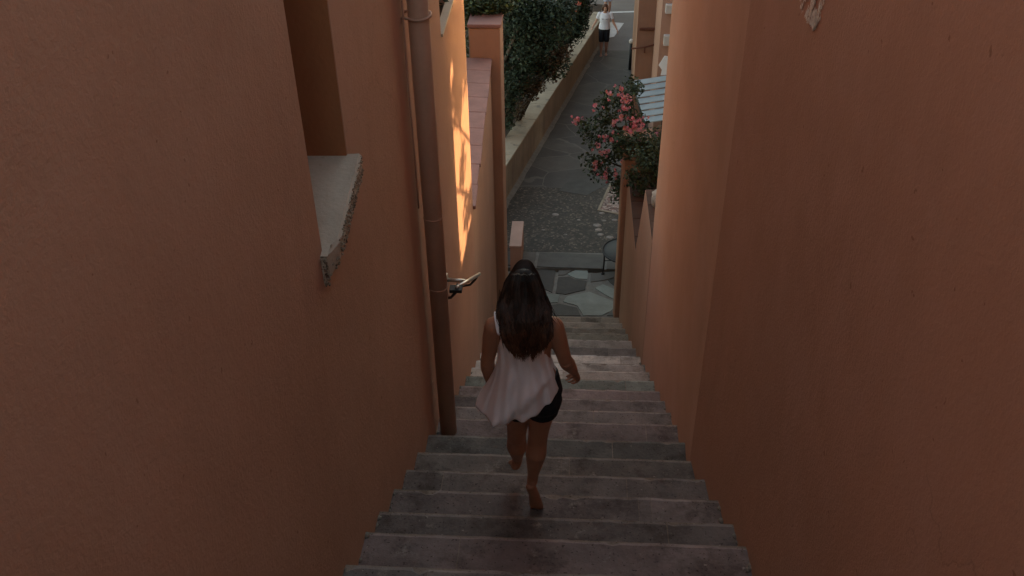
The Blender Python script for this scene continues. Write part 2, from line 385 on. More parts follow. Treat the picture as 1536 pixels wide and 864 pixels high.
# second, farther window with a thin sill
f_ = MB(); f_.box((XI+.002, W2[0], W2[2]), (XI+.04, W2[1], W2[3])); win2 = f_.build('window', darkwin, lh)
f_ = MB(); f_.obox((LX-.045, W2[0]+.0, W2[2]-.0), (.06, 0, 0), (0, .75, .055), (0, 0, .022)); f_.build('window_sill', sillm, win2)

# dappled sun patch wall corner: nothing painted, the sun lamp does it.
# downpipe, its two fittings and the thin cable pipe beside it
PX = -.86
def pipe_y(px, py): return onX(px, py, PX).y
dp = thing('downpipe', (PX, 5.1, -5.0), 'painted drainpipe running down the left wall to the steps', 'drainpipe')
yp = (onX(624, 0, PX).y+onX(673, 625, PX).y)/2
b = MB(); b.tube([(PX, yp, .3), (PX, yp, -4.86)], .062, seg=28, smooth=True); b.build('pipe', pipem, dp)
for (px, py) in ((650, 323), (656, 435)):
    z_ = onX(px, py, PX).z; b = MB(); b.tube([(PX, yp, z_-.012), (PX, yp, z_+.0)], .0640, seg=28); b.build('joint', pipem, dp)
b = MB(); zc = onX(625, 28, PX).z; pts = [(PX+.070*math.cos(a), yp+.070*math.sin(a), zc+.012*math.sin(a)) for a in np.linspace(-2.4, 2.4, 22)]
b.tube([(LX, yp-.06, zc)]+pts+[(LX, yp+.06, zc)], .008, seg=8); b.build('clamp', steel if False else pipem, dp)
b = MB(); yc = yp-.085; b.tube([(LX+.018, yc, .3), (LX+.018, yc, zc+.02), (LX+.016, yc-.012, zc-.4), (LX+.018, yc, -2.2), (LX+.018, yc-.01, -2.75)], .006, seg=12)
tag(b.build('thin_pipe', plaster_r), 'thin painted conduit running down the wall beside the fat drainpipe', 'pipe')

# handrail bracketed to the wall beyond the pipe
hr = thing('handrail', (LX, 7, -4.6), 'short steel handrail on brackets fixed to the left wall', 'handrail')
HX = LX+.17; a = onX(686, 431, HX); e = onX(719, 411, HX)
b = MB(); b.tube([a, e], (.016), seg=14); b.ball(a, .017); b.ball(e, .017); b.build('rail', steel, hr)
for i, t in enumerate((.42, .0, .8)):
    p = a.lerp(e, t)
    b = MB()
    if i == 0:
        b.tube([(LX+.002, p.y-.05, p.z+.04), (LX+.012, p.y-.05, p.z+.04)], .055, seg=20); b.tube([(LX+.01, p.y-.05, p.z+.04), (HX-.03, p.y-.03, p.z+.02), (HX, p.y, p.z-.01)], .016, seg=12)
    else:
        b.tube([p+Vector((0, 0, -.012)), p+Vector((-.01, -.0, -.04)), p+Vector((-.05, -.01, -.085)), (LX+.01, p.y-.03, p.z-.10)], [.018, .012, .010, .009], seg=10)
        b.tube([(LX+.002, p.y-.03, p.z-.10), (LX+.012, p.y-.03, p.z-.10)], .035, seg=16)
        if i == 1: b.obox(p+Vector((-.055, -.035, -.028)), (.09, .0, 0), (0, .07, 0), (0, 0, .026))
    b.build('bracket', steel if i == 0 else iron, hr)

# low garden wall with coping past the house, and its pillar
gw = thing('coped_garden_wall', (-1.05, 10, -9), 'lower terracotta wall with purple coping tiles after the tall house', 'wall')
a0 = Vector((LX, 8.02, 0)); a1 = Vector((-1.12, 12.36, 0)); d = (a1-a0); nrm = Vector((-1, 0, 0))
b = MB(); ZC = -4.41
b.prism([(a0.x, a0.y, BOT), (a1.x, a1.y, BOT), (a1.x-.3, a1.y, BOT), (a0.x-.3, a0.y, BOT)], (0, 0, ZC-.045-BOT)); b.build('wall', plaster_w, gw)
b = MB(); nt_ = 9
for i in range(nt_):
    t0, t1 = (i+.006)/nt_, (i+.994)/nt_; p, q = a0+d*t0, a0+d*t1
    j = random.uniform(-.006, .006)
    b.obox((p.x+.025+j, p.y, ZC-.043), (q.x-p.x, q.y-p.y, 0), (-.36, 0, .012), (0, 0, .042))
bevel(b.build('coping', coptile, gw), .006)
pl_ = thing('left_gate_pillar', (-1.2, 12.6, gz(12.5)), 'square terracotta pillar at the far end of the coped wall', 'pillar')
tag(pl_); pl_.name = 'gate_pillar'
b = MB(); b.box((-1.42, 12.38, -9.2), (-.975, 12.95, -3.99)); bevel(b.build('shaft', plaster_w, pl_), .02, 3)
b = MB(); b.box((-1.435, 12.365, -3.985), (-.962, 12.965, -3.93)); bevel(b.build('cap', coptile, pl_), .012, 3)
bk = MB(); bk.box((-.985, 13.7, -9.3), (-.79, 14.57, -8.37)); blk = thing('low_pier', (-.88, 14.1, gz(14)), 'small low pier with a pale pink top at the foot of the stairs', 'pier')
bk.build('pier_body', plaster_r, blk); bk = MB(); bk.box((-1.0, 13.685, -8.368), (-.78, 14.585, -8.32)); bevel(bk.build('top_slab', mat('pale_pink_cap', (.42, .26, .20), .9, .1, 4, .2, 40), blk), .008)

# cream garden wall on the left of the path
def gwp(t): return Vector((-2.05, 12.2, 0)).lerp(Vector((.70, 28.9, 0)), t)
p17, p28 = Vector((-1.206, 17.24, 0)), Vector((.629, 28.25, 0)); dr = (p28-p17).normalized()
A = p17-dr*4.6; B = p28+dr*3.5; nl = Vector((-dr.y, dr.x, 0))
cw = thing('cream_garden_wall', (A.x, A.y, gz(A.y)), 'long cream garden wall beside the path below the bushes', 'wall')
H_ = .86
b = MB(); ns = 24; vs = []
for i in range(ns+1):
    p = A.lerp(B, i/ns); z_ = gz(p.y); q = p+nl*.34; hh = H_+.02*noise.noise(Vector((i*.7, 0, 0)))
    vs += [(p.x, p.y, z_-.3), (p.x, p.y, z_+hh-.06), (q.x, q.y, z_+hh-.06), (q.x, q.y, z_-.6)]
b.add(vs, [(i*4+k, i*4+k+1, i*4+5+k, i*4+4+k) for i in range(ns) for k in range(3)]+[(3, 2, 1, 0), (ns*4, ns*4+1, ns*4+2, ns*4+3)]); b.build('wall', cream, cw)
b = MB(); nc = 16
for i in range(nc):
    p, q = A.lerp(B, (i+.008)/nc), A.lerp(B, (i+.992)/nc); z0_, z1_ = gz(p.y)+H_-.058, gz(q.y)+H_-.058
    o = p-nl*.02; b.obox((o.x, o.y, z0_), (q.x-p.x, q.y-p.y, z1_-z0_), nl*.42, (0, 0, .06))
bevel(b.build('cap', capm, cw), .012)
b = MB(); n_ = 60; vs = []
for i in range(n_+1):
    p = A.lerp(B, i/n_); off = .10+.05*noise.noise(Vector((i*.8, 3, 0))); q = p-nl*off; vs += [(p.x, p.y, gz(p.y)+.075), (q.x, q.y, gz(q.y)+.036), (q.x, q.y, gz(q.y)-.02)]
b.add(vs, [(i*3+k, i*3+k+1, i*3+4+k, i*3+3+k) for i in range(n_) for k in range(2)]); b.build('path_gutter', mortar, **S)

# garden terrain behind
b = MB(); nx_, ny_ = 24, 30; vs = []
for j in range(ny_+1):
    for i in range(nx_+1):
        y_ = 8.4+j*(26/ny_); xr = (A+(B-A)*((y_-A.y)/(B.y-A.y))).x-.34 if y_ > 12.6 else -1.5
        x_ = xr-i*(9/nx_); vs.append((x_, y_, gz(y_)+.55+.12*noise.noise(Vector((x_, y_, 0)))))
b.add(vs, [(j*(nx_+1)+i, j*(nx_+1)+i+1, (j+1)*(nx_+1)+i+1, (j+1)*(nx_+1)+i) for j in range(ny_) for i in range(nx_)], smooth=True); b.build('garden_ground', soil, **S)

# ================================================================= RIGHT HOUSE
def rwx(y): return .905-.060*(max(0, y-2.1)/2.23)**3 if y <= 4.331 else .8455+.045*(1-math.exp(-(y-4.33)/.45))
rh = thing('red_brown_house', (2, 2, BOT), 'tall plastered house on the right of the stairs with a bare side wall', 'house')
b = MB(); ys = [-6, -3, 0, 2]; xs = [.905]*4
for y_ in np.linspace(2.1, 4.33, 24): ys.append(float(y_)); xs.append(rwx(y_))
for y_ in np.linspace(4.335, 8.02, 34): ys.append(float(y_)); xs.append(rwx(y_))
prof = [(x, y, BOT) for x, y in zip(xs, ys)]+[(7, 8.02, BOT), (7, -6, BOT)]
n = len(prof); vs = prof+[(x, y, TOP) for x, y, _ in prof]
b.add(vs, [tuple(range(n)), tuple(range(2*n-1, n-1, -1))]+[(i, n+i, n+(i+1) % n, (i+1) % n) for i in range(n)])
o = b.build('wall', plaster_r, rh)
es = o.modifiers.new('e', 'EDGE_SPLIT'); es.split_angle = math.radians(3)
for p in o.data.polygons:
    if len(p.vertices) == 4 and abs(p.normal.x) > .9 and 2 < p.center.y and p.center.x < 2: p.use_smooth = True
# scraped plaster mark high on the right wall
def scrape(N, L, co, col, noise_, ramp, mul): return mul((.45, .252, .180), (.62, .52, .42), ramp(noise_(42, 8, .75), .42, (0, 0, 0), .50, (1, 1, 1)), 'MIX')
scm = mat('scraped_plaster', (.5, .45, .4), .95, .2, 20, .5, 60, extra=scrape)
b = MB(); c0 = onX(1220, 20, .9032)
for q in range(900):
    v_ = random.random(); u_ = max(-1, min(1, random.gauss(0, .55))); py = -6+54*v_; px = 1220+u_*16*(1-max(0, v_-.35)/.65)**.8
    if noise.noise(Vector((px*.16, py*.05, 0))) < -.12: continue
    p = onX(px, py, .893); ww = random.uniform(.0015, .0045); h = random.uniform(.006, .022)
    X_ = rwx(p.y)-.001-q*8e-6; b.add([(X_, p.y-ww, p.z), (X_, p.y+ww, p.z+.002), (X_, p.y+ww*.5, p.z+h), (X_, p.y-ww*.8, p.z+h*.9)], [(3, 2, 1, 0)])
b.build('scrape_mark', mat('bare_plaster', (.86, .79, .71), .95, .2, 30), rh)
# stepped parapet beyond the right house, traced on its plane
RXp = .888
pw = thing('stepped_parapet', (RXp, 10, -9), 'lower terracotta wall stepping down below the flowers on the right', 'wall')
prof = [(8.025, BOT), (12.0, BOT), (12.0, -5.96), (9.83, -6.02), (9.13, -4.78), (8.025, -4.80)]
b = MB(); vs = [(RXp, y, z) for y, z in prof]+[(RXp+.3, y, z) for y, z in prof]; n = len(prof)
b.add(vs, [tuple(range(n-1, -1, -1)), tuple(range(n, 2*n))]+[(i, (i+1) % n, n+(i+1) % n, n+i) for i in range(n)]); b.build('wall', plaster_w, pw)
b = MB()
for i in range(9):
    ya = 9.84+i*.24; b.box((RXp+.004, ya, -6.02), (RXp+.34, ya+.232, -5.95+.004*(i % 2)))
b.build('coping', brnTile, pw); b = MB()
for i in range(3):
    ya = 8.03+i*.36; b.box((RXp+.004, ya, -4.80), (RXp+.34, ya+.35, -4.755))
    if i == 2: b.build('coping', brnTile, pw)
rp = thing('gate_pillar', (1.0, 12, gz(12)), 'narrow terracotta pillar under the pink flowers beside the bottom step', 'pillar')
b = MB(); b.box((.812, 11.92, -9.2), (1.22, 12.35, -5.50)); bevel(b.build('shaft', plaster_w, rp), .03, 3)
b = MB(); b.box((.80, 11.905, -5.497), (1.235, 12.365, -5.45)); bevel(b.build('cap', plaster_w, rp), .012, 3)
rk = MB()
p = onX(981, 290, 1.0); me_pts = []
rk.ball((1.02, 8.75, -4.68), (.10, .16, .10), 16); ro = rk.build('rock', rock, label='rough pale rock lying on the parapet coping', cat='rock')
for v in ro.data.vertices: v.co += Vector((noise.noise(v.co*14), noise.noise(v.co*14+Vector((5, 0, 0))), noise.noise(v.co*14+Vector((0, 5, 0)))))*.035
# terrace behind parapet
b = MB(); b.box((RXp+.3, 8.02, -9.6), (5.5, 12.0, -6.15)); b.build('terrace', soil, **S)

# round iron table partly behind the pillar
tz = gz(13.4)+.42; c = onZ(941, 376, tz)
tb = thing('round_table', (c.x, c.y, gz(c.y)), 'round black iron table half hidden behind the right pillar', 'table')
b = MB(); Rt = .44
b.tube([(c.x+Rt*math.cos(a), c.y+Rt*math.sin(a), tz) for a in np.linspace(0, 2*PI, 49)], .014, seg=8, cap=False); b.build('rim', iron, tb)
b = MB(); b.tube([(c.x, c.y, tz-.006), (c.x, c.y, tz+.002)], Rt-.01, seg=48); b.build('tabletop', glassy, tb)
for k in range(3):
    a = PI*1.07+k*2*PI/3; b = MB(); q = Vector((c.x+(Rt-.02)*math.cos(a), c.y+(Rt-.02)*math.sin(a), tz-.01)); gr = Vector((q.x+.01*math.cos(a), q.y, gz(q.y)+.0))
    b.tube([q, q.lerp(gr, .5)-Vector((.01*math.cos(a), 0, 0)), gr], .013, seg=8)
    b.tube([gr+Vector((0, 0, -.0)), gr+Vector((0, 0, .015))], .035, seg=12); b.tube([q.lerp(gr, .35), (c.x, c.y, tz-.2)], .008, seg=6); b.build('leg', iron, tb)

# far right building behind the flowers
ctop = -2.3
NY = 22.0; nc_ = onY(955, 60, NY).x; fy = 28.0; fc = onY(948.5, 60, fy).x
rb = thing('orange_brown_building', (nc_+2, 24, gz(24)), 'orange brown building past the awning with rails on its plain wall', 'building')
b = MB(); prof = [(nc_, NY), (9, NY), (9, 70), (fc+(70-fy)*.09, 70), (fc, fy)]  # unseen run beyond the far corner added to block the low sun
vs = [(x, y, -11) for x, y in prof]+[(x, y, ctop) for x, y in prof]; b.add(vs, [(4, 3, 2, 1, 0), (5, 6, 7, 8, 9)]+[(i, (i+1) % 5, 5+(i+1) % 5, 5+i) for i in range(5)]); b.build('wall', plaster_o, rb)
z1 = onY(960, 43, NY).z
b = MB(); b.box((nc_+.05, NY-.05, z1-.03), (onY(984, 43, NY).x, NY-.001, z1+.03)); bevel(b.build('ledge', mat('dark_red_brown', (.14, .05, .03), .8), rb), .01)
pa, pb = onY(950, 73, NY-.1), onY(985, 66, NY-.1)
b = MB(); b.tube([pa+Vector((-.05, .0, -.0)), pa.lerp(pb, .5)+Vector((0, 0, -.02)), pb], .022, seg=8)
for t in (.5, .98):
    p = pa.lerp(pb, t); b.tube([p, p+Vector((0, 0, -.16)), p+Vector((0, .11, -.18))], .016, seg=6)
b.build('handrail', MATS['dark_red_brown'], rb)
# side bay with white boxes
BYx = onY(986, 40, 21.0).x
b = MB(); b.box((BYx+.04, 20.6, -10.2), (9, 21.99, ctop)); b.build('bay_wall', plaster_r, rb)
for (xa, xb, ya, yb_) in ((998, 1012, 7, 20), (995, 1010, 53, 68)):
    p, q = onY(xa, yb_, 20.5), onY(xb, ya, 20.5); b = MB(); b.box((p.x, 20.45, p.z), (q.x, 20.6, q.z)); bevel(b.build('window_shutter', whitebox, rb), .01)
# post at its corner
pp = onG(944.5, 106); b = MB(); b.tube([pp+Vector((0, 0, -.02)), pp+Vector((0, 0, .86))], .045, seg=12); po = thing('bollard', pp, 'slim black post with a pale ball top at the building corner', 'post')
b.build('post', iron, po); b = MB(); b.ball(pp+Vector((0, 0, .93)), .075, 12); b.build('ball_top', whitebox, po)

# slatted awning
aw = thing('slatted_awning', (2.0, 19, -8), 'blue grey slatted awning sloping between the flowers and the orange building', 'awning')
TLp, TRp = onY(949, 119, 20.2), onY(1000, 111, 20.2); BLp, BRp = onY(968, 184, 18.6), onY(998, 186, 18.6)
BRp = BLp+(TRp-TLp)*.8
nsl = 7
fr = MB()
for p, q in ((TLp, BLp), (TRp, BRp)): fr.tube([p-Vector((0, 0, .07)), q-Vector((0, 0, .07))], .03, seg=8)
for p in (TLp, TRp, BLp, BRp): fr.tube([p-Vector((0, 0, .07)), (p.x, p.y, gz(p.y))], .03, seg=8)
fr.build('frame', iron, aw)
for i in range(nsl):
    t0, t1 = i/nsl, (i+.97)/nsl
    a_, b_ = TLp.lerp(BLp, t0), TRp.lerp(BRp, t0); c_, d_ = TLp.lerp(BLp, t1), TRp.lerp(BRp, t1)
    m_ = MB(); off = Vector((0, 0, -.035)); m_.prism([a_+off, b_+off, d_, c_], (0, 0, -.02)); m_.build('slat', slatm, aw)
ban = MB(); P = [onY(x, y, 19.9) for x, y in [(997, 84), (1008, 86), (1006, 112), (991, 113), (993, 105), (988, 98)]]
ban.prism(P, (0, .02, 0)); ban.build('cloth', clothw, label='white cloth hanging behind the slatted awning', cat='cloth')

# unseen house added behind the right wall to block the low sun
nh = thing('sun_blocker_house', (5, 12, -9), 'unseen plastered house added behind the right parapet to block the sun', 'house')
b = MB(); b.box((3.0, 8.6, -9.6), (8, 12.9, -3.38)); b.box((3.0, 12.902, -9.6), (8, 20, -2.3)); b.build('wall', plaster_w, nh)

# ================================================================= VEGETATION
def leaves(mb, centers, n, size, cols, spread, flat=.0, rg=rng):
    """leaf-sized folded blades scattered around the given centres"""
    cs = np.array([tuple(c) for c in centers]); idx = rg.integers(0, len(cs), n)
    d = rg.normal(size=(n, 3)); d /= np.linalg.norm(d, axis=1)[:, None]
    pos = cs[idx]+d*(rg.random((n, 1))**.5)*np.array(spread)
    for k in range(n):
        p = Vector(pos[k]); s = size*rg.uniform(.6, 1.25)
        u = Vector(rg.normal(size=3)); u.z *= .6; u.normalize(); v = u.cross(Vector(rg.normal(size=3)+np.array([0, 0, .8]))).normalized(); w_ = u.cross(v)
        c = cols[rg.integers(0, len(cols))]; q = rg.uniform(.7, 1.25); c = (c[0]*q, c[1]*q, c[2]*q)
        mb.add([p-u*s*.5, p+v*s*.28+w_*s*.06, p+u*s*.55, p-v*s*.28+w_*s*.06], [(0, 1, 2), (0, 2, 3)], c)
GR = [(.035, .060, .024), (.050, .080, .030), (.028, .048, .022), (.060, .085, .035), (.040, .070, .040)]
def bush(name, label, cat, base, clumps, n, size, cols, spread, flowers=(), group=None, trunk=.05, m=None):
    o = thing(name, base, label, cat, group)
    b = MB(); base = Vector(base)
    for c in clumps[::max(1, len(clumps)//9)]:
        c = Vector(c); mid = base.lerp(c, .5)+Vector((random.uniform(-.1, .1), random.uniform(-.1, .1), .05*(c-base).length))
        b.tube([base, mid, c], [trunk, trunk*.6, trunk*.2], seg=7)
    b.build('trunk', bark, o)
    lf = MB(); leaves(lf, clumps, n, size, cols, spread); lf.build('crown' if cat == 'tree' else 'foliage', leaf_g, o)
    if flowers:
        fm = MB()
        for p, col, r, k in flowers:
            p = Vector(p)
            for q in range(k):
                d = Vector(rng.normal(size=3)).normalized(); pc = p+d*r*random.uniform(.4, 1)
                u = Vector(rng.normal(size=3)).normalized(); v = u.cross(d).normalized(); u = v.cross(d)
                s = r*.42; cc = tuple(x*random.uniform(.75, 1.2) for x in col)
                for a in range(5):
                    t1, t2 = a*2*PI/5, a*2*PI/5+1.0
                    fm.add([pc, pc+(u*math.cos(t1)+v*math.sin(t1))*s+d*s*.25, pc+(u*math.cos((t1+t2)/2)+v*math.sin((t1+t2)/2))*s*1.25+d*s*.3, pc+(u*math.cos(t2)+v*math.sin(t2))*s+d*s*.25], [(0, 1, 2, 3)], cc)
        fm.build('blossoms', petal, o)
    return o
def clump_px(pts, Y, jit=.12, k=1, dy=.35):
    out = []
    for x, y in pts:
        for _ in range(k):
            p = onY(x, y, Y+random.uniform(-dy, dy)); out.append(p+Vector(rng.normal(size=3))*jit)
    return out
# pink flowering bush on the right parapet
bp = [(905, 165), (920, 150), (935, 140), (945, 155), (942, 216), (955, 214), (930, 222), (938, 226), (948, 222), (900, 180), (885, 190), (915, 185), (935, 175), (950, 180), (965, 200), (978, 205), (985, 215), (895, 215), (915, 210), (935, 205), (950, 215), (968, 225), (980, 240),
      (885, 235), (905, 240), (920, 240), (935, 230), (890, 255), (910, 262), (925, 272), (935, 262), (975, 255), (970, 270), (935, 285), (878, 195), (960, 240), (962, 258), (905, 195), (925, 160), (978, 230), (958, 192), (948, 135), (938, 128), (930, 295)]
cl = clump_px(bp, 12.7, .06, 2, .35)
cl += clump_px([(935, 222), (945, 218), (955, 215), (965, 218), (975, 220), (940, 210), (960, 208), (972, 232), (980, 228), (932, 212)], 11.85, .04, 2, .12)
fp = [(936, 145), (940, 152), (862, 182), (866, 179), (892, 158), (932, 133), (915, 140), (940, 176), (948, 178), (958, 180), (932, 175), (921, 182), (952, 190), (938, 192), (960, 193), (948, 202), (955, 205), (950, 208), (934, 207), (928, 212), (918, 210), (907, 205), (898, 219), (912, 226), (906, 230), (893, 243), (892, 252), (908, 260), (908, 267), (924, 262), (933, 242), (974, 214), (984, 202), (938, 221), (944, 148), (936, 162), (945, 197), (963, 187), (934, 152), (951, 183), (957, 198)]
fls = [(onY(x, y, 12.25+random.uniform(-.1, .1)), (.78, .31, .33), .040, 11) for x, y in fp]+[(onY(x+random.gauss(0, 7), y+random.gauss(0, 7), 12.3+random.uniform(-.15, .1)), (.74, .27, .30), .026, 8) for x, y in fp*2]
bush('flowering_bush', 'bush full of pink blossoms spilling over the right parapet', 'bush', (1.15, 12.75, -6.6), cl, 6200, .062, GR, (.15, .15, .15), fls, trunk=.03)
# hanging sprigs between pillar and house
cl = clump_px([(962, 250), (957, 262), (966, 274), (972, 262), (980, 262), (950, 268), (975, 245), (968, 235), (982, 240), (978, 225), (984, 255), (960, 236), (964, 284)], 11.2, .03, 2, .2)
bush('shrub', 'small dark leafy shrub behind the stepped parapet', 'shrub', (1.45, 11.0, -6.15), cl, 1500, .055, GR, (.13, .13, .13), trunk=.02)
# garden trees on the left
DG = [(.022, .038, .020), (.032, .052, .028), (.018, .032, .018), (.040, .058, .030)]
cl = clump_px([(775, 20), (790, 45), (770, 60), (805, 20), (820, 35), (796, 66), (780, 90), (768, 105), (764, 128), (812, 52), (790, 10), (810, -10), (835, 5), (765, 85), (786, 100), (800, 80), (765, 30), (780, -20), (760, 145), (826, 20), (760, 5), (785, 75)], 19.5, .2, 2, .7)
bush('garden_tree', 'dark bushy tree filling the garden right behind the square pillar', 'tree', (-2.1, 20, gz(20)+.5), cl, 14000, .095, DG, (.42, .42, .38), group='trees in the left garden', trunk=.09)
oc = [((onY(x, y, 23.4)), c, .09, 5) for x, y, c in [(850, 16, (.6, .12, .08)), (862, 17, (.6, .12, .08)), (851, 31, (.5, .35, .05)), (833, 42, (.45, .2, .12)), (808, 8, (.4, .4, .05)), (818, 5, (.6, .5, .4)), (849, 6, (.55, .12, .06)), (868, 4, (.6, .14, .1)), (853, 28, (.55, .42, .08))]]
cl = clump_px([(840, 10), (850, 20), (860, 5), (848, 36), (838, 45), (828, 55), (840, 55), (830, 66), (862, 26), (868, 12), (855, -10), (862, -15), (818, 62), (846, 50), (868, 0), (856, 40), (828, 30), (870, -12), (864, 34)], 25, .12, 2, .7)
bush('garden_tree', 'rounded dark green tree with orange and yellow flowers above the cream wall', 'tree', (-1.0, 25, gz(25)+.5), cl, 13000, .09, DG, (.36, .40, .36), oc, group='trees in the left garden', trunk=.08)
BR = [(.10, .055, .03), (.13, .075, .04), (.08, .05, .028), (.07, .06, .03)]
cl = clump_px([(815, 100), (825, 95), (835, 92), (810, 110), (828, 104), (836, 98), (802, 120), (816, 112), (842, 86), (796, 128), (806, 100), (788, 138), (780, 152), (798, 140), (808, 128), (775, 168), (850, 80), (790, 125)], 19.6, .07, 2, .25)
bush('dry_bush', 'dry brown leafy bush low beside the cream wall cap', 'bush', (-1.3, 19.8, gz(19.8)+.5), cl, 3000, .075, BR, (.22, .22, .18), trunk=.02)
cl = clump_px([(759, 150), (761, 165), (758, 180), (763, 140), (764, 130), (760, 120)], 18.6, .08, 2, .3)
bush('garden_shrub', 'low dark shrub in the garden bed behind the cream wall', 'shrub', (-1.75, 18.6, gz(18.6)+.5), cl, 1500, .075, DG, (.15, .3, .2), trunk=.03)
# ivy spilling behind the pillar top and beside the house corner
cl = clump_px([(700, 20), (715, 15), (735, 10), (750, 0), (700, 60), (697, 85), (722, -5), (700, 5), (760, -8), (695, 40), (735, 15), (690, -10), (700, 100), (710, 5), (745, 5), (720, 20)], 13.9, .1, 2, .45)
cl += clump_px([(708, 8), (718, 12), (728, 14), (738, 10), (748, 6), (722, 4), (735, 2), (755, 2), (704, 16)], 12.95, .03, 2, .08)
bush('climbing_shrub', 'leafy green shrub leaning over the square pillar top', 'shrub', (-2.2, 14, gz(14)+.5), cl, 5600, .075, GR+[(.09, .12, .03)], (.22, .24, .18), [(onY(762, 8, 13.3), (.5, .55, .08), .05, 6)], trunk=.04)
cl = clump_px([(692, 20), (694, 60), (698, 90), (700, 120), (690, -5), (705, 70)], 12.0, .1, 3, .5)
cl = [Vector((c.x-.75, c.y, c.z)) for c in cl]
bush('shrub', 'dark shrub behind the coped garden wall', 'shrub', (-2.2, 12.5, gz(12)+.5), cl, 3000, .09, DG, (.4, .5, .5), trunk=.04)
# sprig on the far window
cl = [Vector((LX-.12, 7.1, -2.0)), Vector((LX-.08, 6.95, -2.02)), Vector((LX-.2, 7.15, -1.95))]
bush('window_plant', 'small plant growing on the upper left window sill', 'plant', (LX-.15, 7.1, -2.12), cl, 120, .05, GR, (.07, .09, .05), trunk=.006)
# unseen tree on the right, its clumps shaped to break the low sun
cl = [Vector((random.uniform(3.0, 6.0), random.uniform(8.5, 14.5), random.uniform(-3.6, .6))) for _ in range(95)]+[Vector((random.uniform(3.0, 4.6), random.uniform(8.3, 12.5), random.uniform(-1.75, .8))) for _ in range(90)]
bush('dapple_tree', 'unseen leafy tree behind the right house, shaped to dapple the sun', 'tree', (4.4, 20.6, -9.6), cl, 16000, .16, GR, (.27, .27, .27), trunk=.06)

# ================================================================= PEOPLE
def finger_set(b, wr, d, side, nrm, L=.165, curl=.6, r=.0080):
    """palm and five separate fingers; d points to the knuckles, side to the thumb, nrm out of the palm"""
    d, side, nrm = Vector(d).normalized(), Vector(side), Vector(nrm)
    side = (side-d*side.dot(d)).normalized(); nrm = d.cross(side) if d.cross(side).dot(nrm) > 0 else -d.cross(side)
    k = L/.165; pl = .080*k
    b.tube([wr-d*.02, wr+d*.012*k, wr+d*pl*.5, wr+d*pl], [(.022*k, .017*k), (.026*k, .016*k), (.037*k, .014*k), (.036*k, .011*k)], u=side, seg=14)
    for i, (off, ln) in enumerate(((.028, .070), (.010, .080), (-.009, .074), (-.027, .058))):
        p = wr+d*(pl-.010*k)+side*off*k; a = 0; pts = [p]; dirn = d+side*off*2
        for j, fr_ in enumerate((.45, .30, .25)):
            a += curl*(.55, .85, .6)[j]*(1+.12*i); dd = (dirn.normalized()*math.cos(a)+nrm*math.sin(a)); p = p+dd*ln*k*fr_*1.15; pts.append(p)
        b.tube(pts, [r*k*1.08, r*k, r*k*.92, r*k*.75], seg=8); b.ball(pts[-1], r*k*.76, 8)
    p = wr+d*.018*k+side*.024*k; pts = [p]; t = (d*.6+side*.8+nrm*.25).normalized(); p = p+t*.036*k; pts.append(p); t = (d*.85+side*.35+nrm*.5).normalized(); p = p+t*.030*k; pts.append(p); t = (d*.9+nrm*.6).normalized(); pts.append(p+t*.024*k)
    b.tube(pts, [.013*k, .0105*k, .009*k, .0075*k], seg=8); b.ball(pts[-1], .0078*k, 8)
def foot(b, heel, ball_, toe, up, k=1.0):
    heel, ball_, toe, up = map(Vector, (heel, ball_, toe, up)); d = (ball_-heel).normalized(); side = d.cross(up).normalized()
    b.tube([heel-d*.012+up*.018, heel+d*.01+up*.022, heel.lerp(ball_, .45)+up*.03, ball_+up*.016, ball_.lerp(toe, .5)+up*.012],
           [(.020*k, .018*k), (.030*k, .026*k), (.030*k, .028*k), (.043*k, .018*k), (.040*k, .013*k)], u=side, seg=16)
    td = (toe-ball_).normalized()
    for i, (o_, l_, r_) in enumerate(((.028, .034, .0115), (.010, .036, .008), (-.004, .031, .0075), (-.018, .025, .007), (-.031, .017, .0065))):
        s = ball_.lerp(toe, .35)+side*o_*k*FOOTSIDE[0]+up*.011; b.tube([s, s+td*l_*k], [r_*k*1.1, r_*k], seg=8); b.ball(s+td*l_*k, r_*k, 8)
FOOTSIDE = [1]
def head(b, c, fwd, up, k=1.0):
    c, fwd, up = Vector(c), Vector(fwd).normalized(), Vector(up).normalized(); side = fwd.cross(up).normalized(); up = side.cross(fwd)
    M3 = Matrix((side, fwd, up)).transposed()
    b.ball(c+up*.022*k-fwd*.008*k, (.073*k, .092*k, .090*k), 20, M=M3)
    b.ball(c-up*.045*k+fwd*.022*k, (.056*k, .066*k, .068*k), 18, M=M3)       # jaw
    b.ball(c-up*.098*k+fwd*.058*k, (.022*k, .020*k, .018*k), 10, M=M3)       # chin
    b.tube([c+up*.012*k+fwd*.084*k, c-up*.022*k+fwd*.104*k, c-up*.036*k+fwd*.092*k], [.009*k, .013*k, .013*k], seg=8)  # nose
    for s in (-1, 1):
        b.ball(c+side*s*.076*k-up*.012*k-fwd*.004*k, (.010*k, .020*k, .030*k), 10, M=M3)   # ears
        b.ball(c+side*s*.030*k+up*.018*k+fwd*.080*k, (.024*k, .010*k, .008*k), 10, M=M3)   # brows
    b.tube([c-up*.060*k+fwd*.083*k-side*.024*k, c-up*.057*k+fwd*.090*k, c-up*.060*k+fwd*.083*k+side*.024*k], [.005*k, .009*k, .005*k], seg=8)
def eyes(c, fwd, up, parent, k=1.0):
    c, fwd, up = Vector(c), Vector(fwd).normalized(), Vector(up).normalized(); side = fwd.cross(up).normalized(); up = side.cross(fwd)
    for s in (-1, 1):
        b = MB(); b.ball(c+side*s*.030*k+up*.000*k+fwd*.0795*k, .0125*k, 10); b.build('eye', whitebox, parent)
